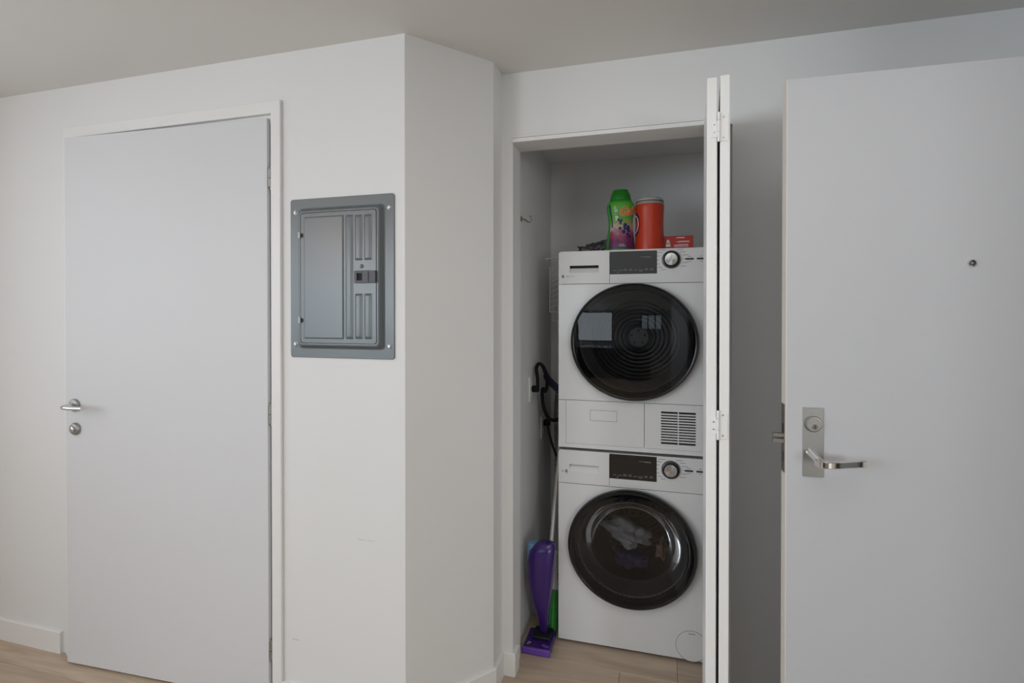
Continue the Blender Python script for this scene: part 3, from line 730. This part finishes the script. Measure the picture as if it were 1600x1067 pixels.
def bent_text(body, size, off, m, x0, z0, name, offset=0.0, rotz=0.0):
    t_ = text_bm(body, size, 0.0003, offset, 0.25)
    bmesh.ops.subdivide_edges(t_.bm, edges=[e for e in t_.bm.edges if e.calc_length() > 0.004], cuts=2)
    for v in t_.bm.verts:
        x, y, z = v.co; xr = x*math.cos(rotz) - y*math.sin(rotz); yr = x*math.sin(rotz) + y*math.cos(rotz)
        v.co = wrap(x0+xr, z0+yr, off+z, LROT)
    return t_.obj(name, m, glab)
bent_text('Gain', 0.050, 0.0016, 'logo_halo', 0.029, 0.176, 'logo_outline', 0.0024, 0.18)
bent_text('Gain', 0.050, 0.0024, 'logo_red', 0.029, 0.176, 'logo', 0.0002, 0.18)
for (xx, zz, ww, hh) in ((-0.034, 0.196, 0.011, 0.0025), (-0.034, 0.189, 0.011, 0.0025), (-0.033, 0.178, 0.004, 0.010), (-0.026, 0.178, 0.004, 0.010), (-0.028, 0.150, 0.014, 0.009), (-0.028, 0.140, 0.012, 0.007), (-0.006, 0.030, 0.022, 0.003), (-0.004, 0.023, 0.030, 0.003)):
    b = B(); n_ = max(2, int(ww/0.004)); r0_ = [b.bm.verts.new(wrap(xx-ww/2+ww*k/n_, zz-hh/2, 0.0014, LROT)) for k in range(n_+1)]; r1_ = [b.bm.verts.new(wrap(xx-ww/2+ww*k/n_, zz+hh/2, 0.0014, LROT)) for k in range(n_+1)]
    for k in range(n_): b.bm.faces.new((r0_[k], r0_[k+1], r1_[k+1], r1_[k]))
    b.obj('small_print', 'print_light' if zz < 0.05 else 'white_print', glab, smooth='open')

ot = thing('detergent_tub', (-0.0585, 2.420, DT), 'orange red laundry detergent tub with grey lid on the dryer', 'tub')
OP = [(0.057, 0.0), (0.0615, 0.005), (0.0625, 0.03), (0.0605, 0.075), (0.0590, 0.115), (0.0595, 0.150), (0.0618, 0.185), (0.0625, 0.200), (0.0615, 0.2045)]
b = B(); b.lathe([(0, 0)] + OP + [(0, 0.205)], (0,0,0), 'z', 44); b.obj('body', 'orange', ot, smooth=True)
b = B(); b.lathe([(0.0600, 0.2035), (0.0600, 0.213), (0.0590, 0.2165), (0, 0.2165)], (0,0,0), 'z', 44); b.obj('collar', 'collar', ot, smooth=True)
b = B(); b.lathe([(0.0590, 0.2155), (0.0612, 0.2160), (0.0612, 0.2185), (0.0590, 0.2190)], (0,0,0), 'z', 44); b.obj('rim', 'rim_dark', ot, smooth=True)
b = B(); b.lathe([(0.0585, 0.2185), (0.0600, 0.2195), (0.0590, 0.2260), (0.053, 0.2320), (0.040, 0.2345), (0.0, 0.2355)], (0,0,0), 'z', 44); b.obj('lid', 'grey_lid', ot, smooth=True)
# round emblem wrapped on the left side
def emblem(r0, r1, m, name, off, ca=math.radians(-168), zc=0.120, ky=1.35):
    b = B(); n = 28; A = []; C = []
    for k in range(n):
        t_ = 2*PI*k/n
        for rr, S in ((r0, A), (r1, C)):
            z = zc + rr*ky*math.sin(t_); ra = rad(z, OP) + off; a = ca + rr*math.cos(t_)/0.06
            S.append(b.bm.verts.new((ra*math.cos(a), ra*math.sin(a), z)))
    for k in range(n): b.bm.faces.new((A[k], A[(k+1) % n], C[(k+1) % n], C[k]))
    return b.obj(name, m, ot, smooth='open')
emblem(0.003, 0.040, 'navy_print', 'emblem', 0.0008)
emblem(0.026, 0.031, 'white_print', 'emblem_ring', 0.0014)

rbx = thing('red_carton', (0.0615, 2.435, DT), 'small red printed carton lying on the dryer beside the orange tub', 'box')
b = B(); b.box(-0.062, 0.062, -0.022, 0.05, 0, 0.0655); b.bevel(0.0025, 2); rc = b.obj('carton', 'red_card', rbx)
b = B(); yy = -0.0226
for x, z, w_, h_ in ((0.010, 0.0575, 0.034, 0.0035), (0.024, 0.0420, 0.045, 0.0020), (0.020, 0.0390, 0.055, 0.0022), (-0.042, 0.0465, 0.010, 0.006), (-0.041, 0.0385, 0.015, 0.007), (-0.041, 0.0255, 0.019, 0.012)):
    b.box(x-w_/2, x+w_/2, yy, yy+0.001, z-h_/2, z+h_/2)
for i in range(7):
    x = -0.016 + i*0.0085; b.frame(x, x+0.0068, 0.018, 0.0295-0.002*(i < 2), x+0.0019, x+0.0049, 0.0165, 0.0275-0.002*(i < 2), yy, yy+0.001)
b.obj('carton_print', 'white_print', rc)

b = B(); bmesh.ops.create_icosphere(b.bm, subdivisions=4, radius=1.0)
for v in b.bm.verts:
    x, y, z = v.co
    f = 1 + 0.18*math.sin(6*x+2.1*z) + 0.12*math.sin(11*z+4*x+1) + 0.10*math.sin(17*x-9*y+2) + 0.06*math.sin(29*x+23*z)
    hgt = 0.045 + 0.055*max(0, x)**1.5
    v.co = Vector((x*f*0.062, y*f*0.045, max(0.001, (z*f+0.72)*hgt*0.62)))
bag = b.obj('plastic_bag', 'bag', smooth=True); bag.location = (-0.305, 2.44, DT)
tag(bag, 'crumpled smoky plastic bag beside the green bottle on the dryer', 'bag')

# ------------------------------------------------------------------ hook, wire rack, outlets and cords in the closet
hk = thing('wall_hook', (-0.600, 2.25, 1.862), 'small metal coat hook on the left closet wall', 'hook')
b = B(); b.cyl((0, 0, 0), 'x', 0.012, 0.003, 18); b.obj('base_plate', 'aged', hk)
b = B(); b.tube(smooth_path([(0.002, 0, 0.0), (0.016, 0, -0.004), (0.030, 0, -0.014), (0.041, 0, -0.016), (0.047, 0, -0.006), (0.045, 0, 0.006), (0.038, 0, 0.010)], 5), 0.0032, 8); b.obj('arm', 'aged', hk, smooth=True)

wkk = thing('wire_rack', (-0.50, 2.72, 1.38), 'white coated wire rack hanging between the left closet wall and dryer', 'rack')
def wire(a, c, r=0.0027, nm='wire'):
    b = B(); b.tube([a, c], r, 6); return b.obj(nm, 'wire', wkk, world=True, smooth=True)
yr = 2.72
wire((-0.592, yr, 1.732), (-0.455, yr, 1.747), 0.0028, 'top_rail')
wire((-0.569, yr, 1.69), (-0.569, yr, 1.452), 0.0030, 'side_rail'); wire((-0.553, yr+0.012, 1.70), (-0.553, yr+0.012, 1.405), 0.0024, 'side_rail')
wire((-0.569, yr, 1.455), (-0.455, yr, 1.456), 0.0034, 'bottom_rail'); wire((-0.553, yr+0.012, 1.408), (-0.455, yr+0.012, 1.415), 0.0026, 'bottom_rail')
wire((-0.536, yr+0.02, 1.405), (-0.527, yr+0.02, 1.35), 0.0024, 'hook_wire'); wire((-0.527, yr+0.02, 1.35), (-0.49, yr+0.02, 1.352), 0.0024, 'hook_wire')
for i in range(8):
    z = 1.477 + i*0.0265; wire((-0.568, yr, z), (-0.455, yr, z+0.0485))

for i, (yy, zz, lab) in enumerate(((2.425, 1.093, 'white outlet plate on left closet wall, upper and nearer'), (2.672, 0.865, 'white outlet plate on left closet wall, lower and deeper'))):
    o = thing('outlet', (-0.600, yy, zz), lab, 'outlet', 'outlets in the closet')
    b = B(); b.box(0, 0.006, -0.036, 0.036, -0.058, 0.058); b.bevel(0.002, 2); b.obj('cover_plate', 'outlet', o)
    for s in (-1, 1):
        b = B(); b.box(0.006, 0.008, -0.015, 0.015, s*0.021-0.014, s*0.021+0.014); b.bevel(0.001, 1); b.obj('socket', 'outlet', o)

pc = thing('power_cord', (-0.592, 2.425, 1.10), 'thick black power cord looping out of the upper closet outlet', 'cord')
b = B(); b.box(-0.592, -0.560, 2.41, 2.44, 1.078, 1.108); b.bevel(0.006, 2); b.obj('plug', 'cord', pc, world=True)
b = B(); b.tube(smooth_path([(-0.566, 2.425, 1.092), (-0.570, 2.44, 1.14), (-0.580, 2.46, 1.185), (-0.571, 2.475, 1.207), (-0.552, 2.48, 1.193), (-0.538, 2.48, 1.155), (-0.532, 2.48, 1.11), (-0.540, 2.48, 1.075), (-0.556, 2.49, 1.085), (-0.560, 2.50, 1.04), (-0.552, 2.50, 0.99), (-0.530, 2.50, 0.945), (-0.50, 2.50, 0.935), (-0.465, 2.52, 0.945)], 6), 0.0085, 10); b.obj('cable', 'cord', pc, world=True, smooth=True)
pc2 = thing('power_cord', (-0.592, 2.672, 0.88), 'thin black power cord hanging from lower closet outlet behind the washer', 'cord')
b = B(); b.box(-0.592, -0.560, 2.655, 2.69, 0.87, 0.90); b.bevel(0.006, 2); b.obj('plug', 'cord', pc2, world=True)
b = B(); b.tube(smooth_path([(-0.566, 2.668, 0.885), (-0.556, 2.60, 0.92), (-0.538, 2.52, 0.905), (-0.520, 2.50, 0.85), (-0.505, 2.50, 0.80), (-0.484, 2.50, 0.75), (-0.470, 2.52, 0.69), (-0.463, 2.53, 0.55)], 6), 0.0055, 8); b.obj('cable', 'cord', pc2, world=True, smooth=True)
st = B(); P = smooth_path([(-0.553, 2.52, 1.160), (-0.540, 2.52, 1.135), (-0.520, 2.52, 1.112), (-0.490, 2.52, 1.085), (-0.462, 2.53, 1.068)], 5)
st.tube([p + Vector((0, 0, 0.010)) for p in P], 0.010, 8); st.tube([p - Vector((0, 0, 0.010)) for p in P], 0.010, 8)
tag(st.obj('strap', 'navy', smooth=True), 'navy blue strap running behind the dryer from the cord loop', 'strap')
dp = []
duct = B(); path = smooth_path([(-0.500, 2.74, 1.06), (-0.505, 2.72, 1.00), (-0.506, 2.71, 0.95), (-0.506, 2.71, 0.88), (-0.503, 2.71, 0.80), (-0.500, 2.71, 0.62)], 14)
duct.tube(path, [0.036 + 0.004*(i % 2) for i in range(len(path))], 18)
tag(duct.obj('vent_duct', 'foil', smooth=True), 'dim grey ribbed vent duct behind the machines, left side', 'duct')

# ------------------------------------------------------------------ spray mop and broom
mp = thing('spray_mop', (-0.514, 2.25, 0), 'purple spray mop with pale blue bottle leaning beside the washer', 'mop')
b = B(); b.box(-0.575, -0.455, 2.178, 2.325, 0.0, 0.030); b.bevel(0.006, 2); mh = b.obj('mop_head', 'purple', mp, world=True)
b = B(); b.box(-0.577, -0.453, 2.172, 2.184, 0.001, 0.030); b.bevel(0.005, 2); b.obj('bumper', 'purple_light', mh, world=True)
b = B(); b.prism([(-0.548, 2.235), (-0.468, 2.235), (-0.468, 2.318), (-0.548, 2.318)], 0.030, 0.045, 'z'); b.bevel(0.005, 2); b.obj('pad_clamp', 'blackpad', mh, world=True)
for x, y in ((-0.556, 2.20), (-0.549, 2.21), (-0.553, 2.213)):
    b = B(); b.box(x-0.004, x+0.004, y-0.004, y+0.004, 0.0300, 0.0306); b.obj('head_print', 'print_light', mh, world=True)
b = B(); b.prism([(-0.497, 2.20), (-0.470, 2.19), (-0.462, 2.20), (-0.490, 2.212)], 0.0300, 0.0318, 'z'); b.obj('pad_grip', 'purple_light', mh, world=True)
# tapered body
sec = [(0.045, -0.506, 0.018, 0.016, 2.290), (0.09, -0.503, 0.022, 0.022, 2.280), (0.14, -0.508, 0.030, 0.028, 2.272), (0.19, -0.510, 0.041, 0.033, 2.264), (0.25, -0.512, 0.051, 0.037, 2.256), (0.31, -0.511, 0.057, 0.038, 2.252), (0.37, -0.509, 0.059, 0.038, 2.250), (0.415, -0.503, 0.056, 0.036, 2.250), (0.440, -0.494, 0.047, 0.032, 2.252), (0.452, -0.486, 0.034, 0.022, 2.255)]
b = B(); rings = []
for z, cx_, rx_, ry_, cy_ in sec:
    rings.append([b.bm.verts.new((cx_ + rx_*math.copysign(abs(math.cos(a))**0.75, math.cos(a)), cy_ + ry_*math.copysign(abs(math.sin(a))**0.8, math.sin(a)), z)) for a in [2*PI*k/28 for k in range(28)]])
for A, C in zip(rings, rings[1:]):
    for k in range(28): b.bm.faces.new((A[k], A[(k+1) % 28], C[(k+1) % 28], C[k]))
b.bm.faces.new(rings[0][::-1]); b.bm.faces.new(rings[-1])
mb = b.obj('body', 'purple', mp, world=True, smooth=True)
b = B(); b.lathe([(0, 0.36), (0.026, 0.362), (0.028, 0.40), (0.027, 0.43), (0.022, 0.442), (0, 0.444)], (-0.546, 2.262, 0), 'z', 24); b.obj('solution_bottle', 'blue_cap', mp, world=True, smooth=True)
b = B(); b.tube([(-0.476, 2.268, 0.36), (-0.473, 2.300, 0.445), (-0.470, 2.44, 0.74), (-0.469, 2.495, 0.86)], 0.0095, 14); b.obj('pole', 'pole', mp, world=True, smooth=True)
b = B(); b.tube(smooth_path([(-0.512, 2.29, 0.05), (-0.512, 2.292, 0.038)], 3), 0.015, 12); b.obj('swivel', 'blackpad', mp, world=True, smooth=True)

br = thing('hand_broom', (-0.476, 2.378, 0), 'white and green brush standing on bristles beside the washer', 'broom')
b = B(); b.lathe([(0, 0.36), (0.010, 0.36), (0.011, 0.31), (0.013, 0.25), (0.018, 0.205), (0.019, 0.188), (0, 0.188)], (-0.474, 2.378, 0), 'z', 24); b.obj('handle', 'white_plastic', br, world=True, smooth=True)
for k in range(8):
    a = 2*PI*k/8; b = B(); sx_, sy_ = 0.011*math.cos(a), 0.016*math.sin(a); ex, ey = 0.019*math.cos(a), 0.034*math.sin(a)
    b.tube([(-0.474+sx_, 2.378+sy_, 0.195), (-0.476+sx_*1.3, 2.378+sy_*1.5, 0.12), (-0.481+ex, 2.378+ey, 0.012), (-0.481+ex, 2.378+ey, 0.001)], [0.006, 0.0075, 0.0095, 0.006], 8)
    b.obj('bristle_tuft', 'green_bristle', br, world=True, smooth=True)

# ------------------------------------------------------------------ bifold closet door, folded open
bf = thing('door_3', (0.15, 1.605, 0), 'white bifold closet door folded open, edges facing the camera', 'door', None, 'structure')
def leaf(fx0, fx1, bx0, bx1, yb, zt, name):
    b = B(); b.prism([(fx0, 1.605), (fx1, 1.605), (bx1, yb), (bx0, yb)], 0.012, zt, 'z'); b.bevel(0.002, 2)
    return b.obj(name, 'bifold_paint', bf, world=True)
leaf(0.1185, 0.1460, 0.1405, 0.1680, 2.045, 2.115, 'leaf')
leaf(0.1535, 0.1800, 0.1870, 0.2135, 2.045, 2.119, 'leaf')
for hz in (1.972, 1.131):
    b = B()
    for i, (za, zb_) in enumerate(((-0.041, -0.014), (-0.013, 0.018), (0.019, 0.041))):
        b.cyl((0.1497, 1.600, hz+za), 'z', 0.0040, zb_-za, 14)
    hg = b.obj('hinge', 'bifold_paint', bf, world=True, smooth=True)
    b = B(); b.box(0.130, 0.1475, 1.6030, 1.6055, hz-0.028, hz+0.018); b.box(0.152, 0.1760, 1.6030, 1.6055, hz-0.040, hz+0.034); b.bevel(0.0006, 1); b.obj('hinge_plate', 'bifold_paint', hg, world=True)
    b = B()
    for x, z in ((0.1385, 0.008), (0.1385, -0.013), (0.163, 0.028), (0.163, -0.030)): b.lathe([(0.0026, 0), (0.0022, -0.0012), (0, -0.0014)], (x, 1.6032, hz+z), 'y', 10)
    b.obj('hinge_screw', 'satin', hg, world=True)
b = B(); b.box(0.146, 0.150, 1.62, 1.63, 0.05, 0.09); b.box(0.1395, 0.1440, 2.03, 2.05, 2.06, 2.115) if False else None
b.bm.free()
b = B(); b.cyl((0.154, 2.028, 2.115), 'z', 0.005, 0.007, 10); b.cyl((0.200, 2.035, 2.115), 'z', 0.005, 0.007, 10); b.obj('pivot_pin', 'satin', bf, world=True)

# ------------------------------------------------------------------ entry door, opened ninety degrees in front of the wall
ED = math.radians(1.5)
en = thing('door_2', (0.307, 1.520, 0), 'grey flush entry door opened flat before the wall, far right', 'door', None, 'structure', ED)
EW, ET, EH = 0.915, 0.0445, 2.052
b = B(); b.box(0.0012, EW, 0, ET, 0.008, EH); b.bevel(0.0015, 2); b.obj('slab', 'entry_paint', en)
b = B(); b.box(0, 0.0014, 0.001, ET, 0.008, EH-0.001); eg = b.obj('edge', 'entry_edge', en)
tag(eg, 'beige door edge')
b = B(); b.box(-0.0016, 0.0004, 0.008, ET-0.006, 1.030, 1.209); fp = b.obj('lock_faceplate', 'aged', en)
b = B(); b.box(-0.0020, -0.001, 0.014, 0.026, 1.132, 1.158); b.box(-0.0020, -0.001, 0.016, 0.024, 1.058, 1.082); b.obj('faceplate_recess', 'dark_void', fp)
for za, zb_, ln in ((1.1215, 1.1305, 0.026), (1.1055, 1.1165, 0.026)):
    b = B(); b.prism([(0.0, 0.012), (-ln, 0.018), (-ln, 0.030), (0.0, 0.034)], za, zb_, 'z'); b.bevel(0.001, 1); b.obj('latch_bolt', 'aged', fp)
# escutcheon, cylinder, lever (local: x right, -y towards camera)
b = B(); b.box(0.0395, 0.0880, -0.0030, 0.0, 1.0270, 1.2045); b.bevel(0.0008, 1); es = b.obj('escutcheon', 'satin', en)
b = B(); b.lathe([(0.0205, -0.003), (0.0205, -0.007), (0.0185, -0.0105), (0.0165, -0.0108), (0.0165, -0.0095), (0, -0.0095)], (0.064, 0, 1.1635), 'y', 40); cy = b.obj('lock_cylinder', 'satin', es, smooth=True)
b = B(); b.lathe([(0.0075, -0.0094), (0.0072, -0.0112), (0, -0.0112)], (0.066, 0, 1.1570), 'y', 20); b.obj('key_plug', 'chrome', es, smooth=True)
b = B(); b.box(0.0650, 0.0668, -0.0117, -0.0108, 1.1520, 1.1615); b.obj('keyhole', 'dark_void', es)
b = B(); b.box(0.0595, 0.0650, -0.0036, -0.0028, 1.1895, 1.1905); b.obj('maker_stamp', 'print_grey', es)
b = B(); b.tube([(0.0575, -0.002, 1.088), (0.060, -0.025, 1.085), (0.064, -0.058, 1.0795), (0.066, -0.068, 1.0780)], [0.0115, 0.0098, 0.0098, 0.0098], 16); nk = b.obj('lever_neck', 'chrome', en, smooth=True)
b = B(); lv = [(0.056, -0.060, -0.003), (0.062, -0.073, -0.0035), (0.074, -0.077, -0.004), (0.095, -0.074, -0.0035), (0.125, -0.066, -0.002), (0.150, -0.060, -0.0005), (0.163, -0.058, 0.0)]
P = smooth_path(lv, 4); rg = []
for i, p in enumerate(P):
    tdir = (P[min(i+1, len(P)-1)] - P[max(i-1, 0)]).normalized(); nn = Vector((tdir.y, -tdir.x, 0)).normalized()
    hh = 0.0085; tt = 0.0048
    rg.append([b.bm.verts.new(p + Vector((0, 0, 1.082)) + nn*u*tt + Vector((0, 0, v*hh))) for u, v in ((-1, -0.75), (-0.6, -1), (0.6, -1), (1, -0.75), (1, 0.75), (0.6, 1), (-0.6, 1), (-1, 0.75))])
for A, C in zip(rg, rg[1:]):
    for k in range(8): b.bm.faces.new((A[k], A[(k+1) % 8], C[(k+1) % 8], C[k]))
b.bm.faces.new(rg[0][::-1]); b.bm.faces.new(rg[-1])
b.obj('lever_handle', 'chrome', en, smooth=True)
b = B(); b.lathe([(0.0092, 0), (0.0092, -0.0020), (0.0080, -0.0042), (0.0058, -0.0046)], (0.4065, 0, 1.5675), 'y', 28); ph = b.obj('peephole', 'chrome', en, smooth=True)
b = B(); b.lathe([(0.0060, -0.0046), (0.0045, -0.0030), (0.0035, -0.0025)], (0.4065, 0, 1.5675), 'y', 24); b.obj('peephole_bezel', 'dark_void', ph, smooth=True)
b = B(); b.lathe([(0.0040, -0.0022), (0.0025, -0.0034), (0, -0.0038)], (0.4065, 0, 1.5675), 'y', 20); b.obj('peephole_lens', 'print_grey', ph, smooth=True)
for hz in (0.25, 1.05, 1.85):
    b = B(); b.cyl((EW+0.006, 0.004, hz-0.05), 'z', 0.006, 0.10, 12); b.obj('hinge', 'satin', en, smooth=True)

# ------------------------------------------------------------------ what stands behind the camera (seen only as reflections)
lamp = thing('pendant_lamp', (-2.45, -0.5, 2.0), 'warm glowing globe pendant lamp behind the camera, seen reflected', 'lamp')
b = B(); b.cyl((0, 0, 0.068), 'z', 0.004, HC-2.0-0.075, 8); b.cyl((0, 0, HC-2.0-0.022), 'z', 0.05, 0.022, 20); b.obj('stem', 'black_frame', lamp)
b = B(); b.lathe([(0, -0.07)] + [(0.07*math.sin(PI*i/16), -0.07*math.cos(PI*i/16)) for i in range(1, 16)] + [(0, 0.07)], (0,0,0), 'z', 24); b.obj('globe', 'warm_lamp', lamp, smooth=True)
isl = thing('kitchen_island', (-0.9, -2.6, 0), 'dark kitchen island behind the camera, seen reflected', 'island')
b = B(); b.box(-1.0, 1.0, -0.35, 0.35, 0.0, 0.88); b.bevel(0.004, 1); b.obj('cabinet', 'counter', isl)
b = B(); b.box(-1.05, 1.05, -0.40, 0.40, 0.88, 0.92); b.bevel(0.004, 1); b.obj('worktop', 'counter', isl)

for o in bpy.data.objects:
    if o.parent is not None and o.name.split('.')[0] in ('display_print', 'cycle_print', 'drum_bolt', 'carton_print', 'hinge_screw', 'symbol', 'seam', 'faceplate_recess', 'latch_slide'):
        o['kind'] = 'stuff'
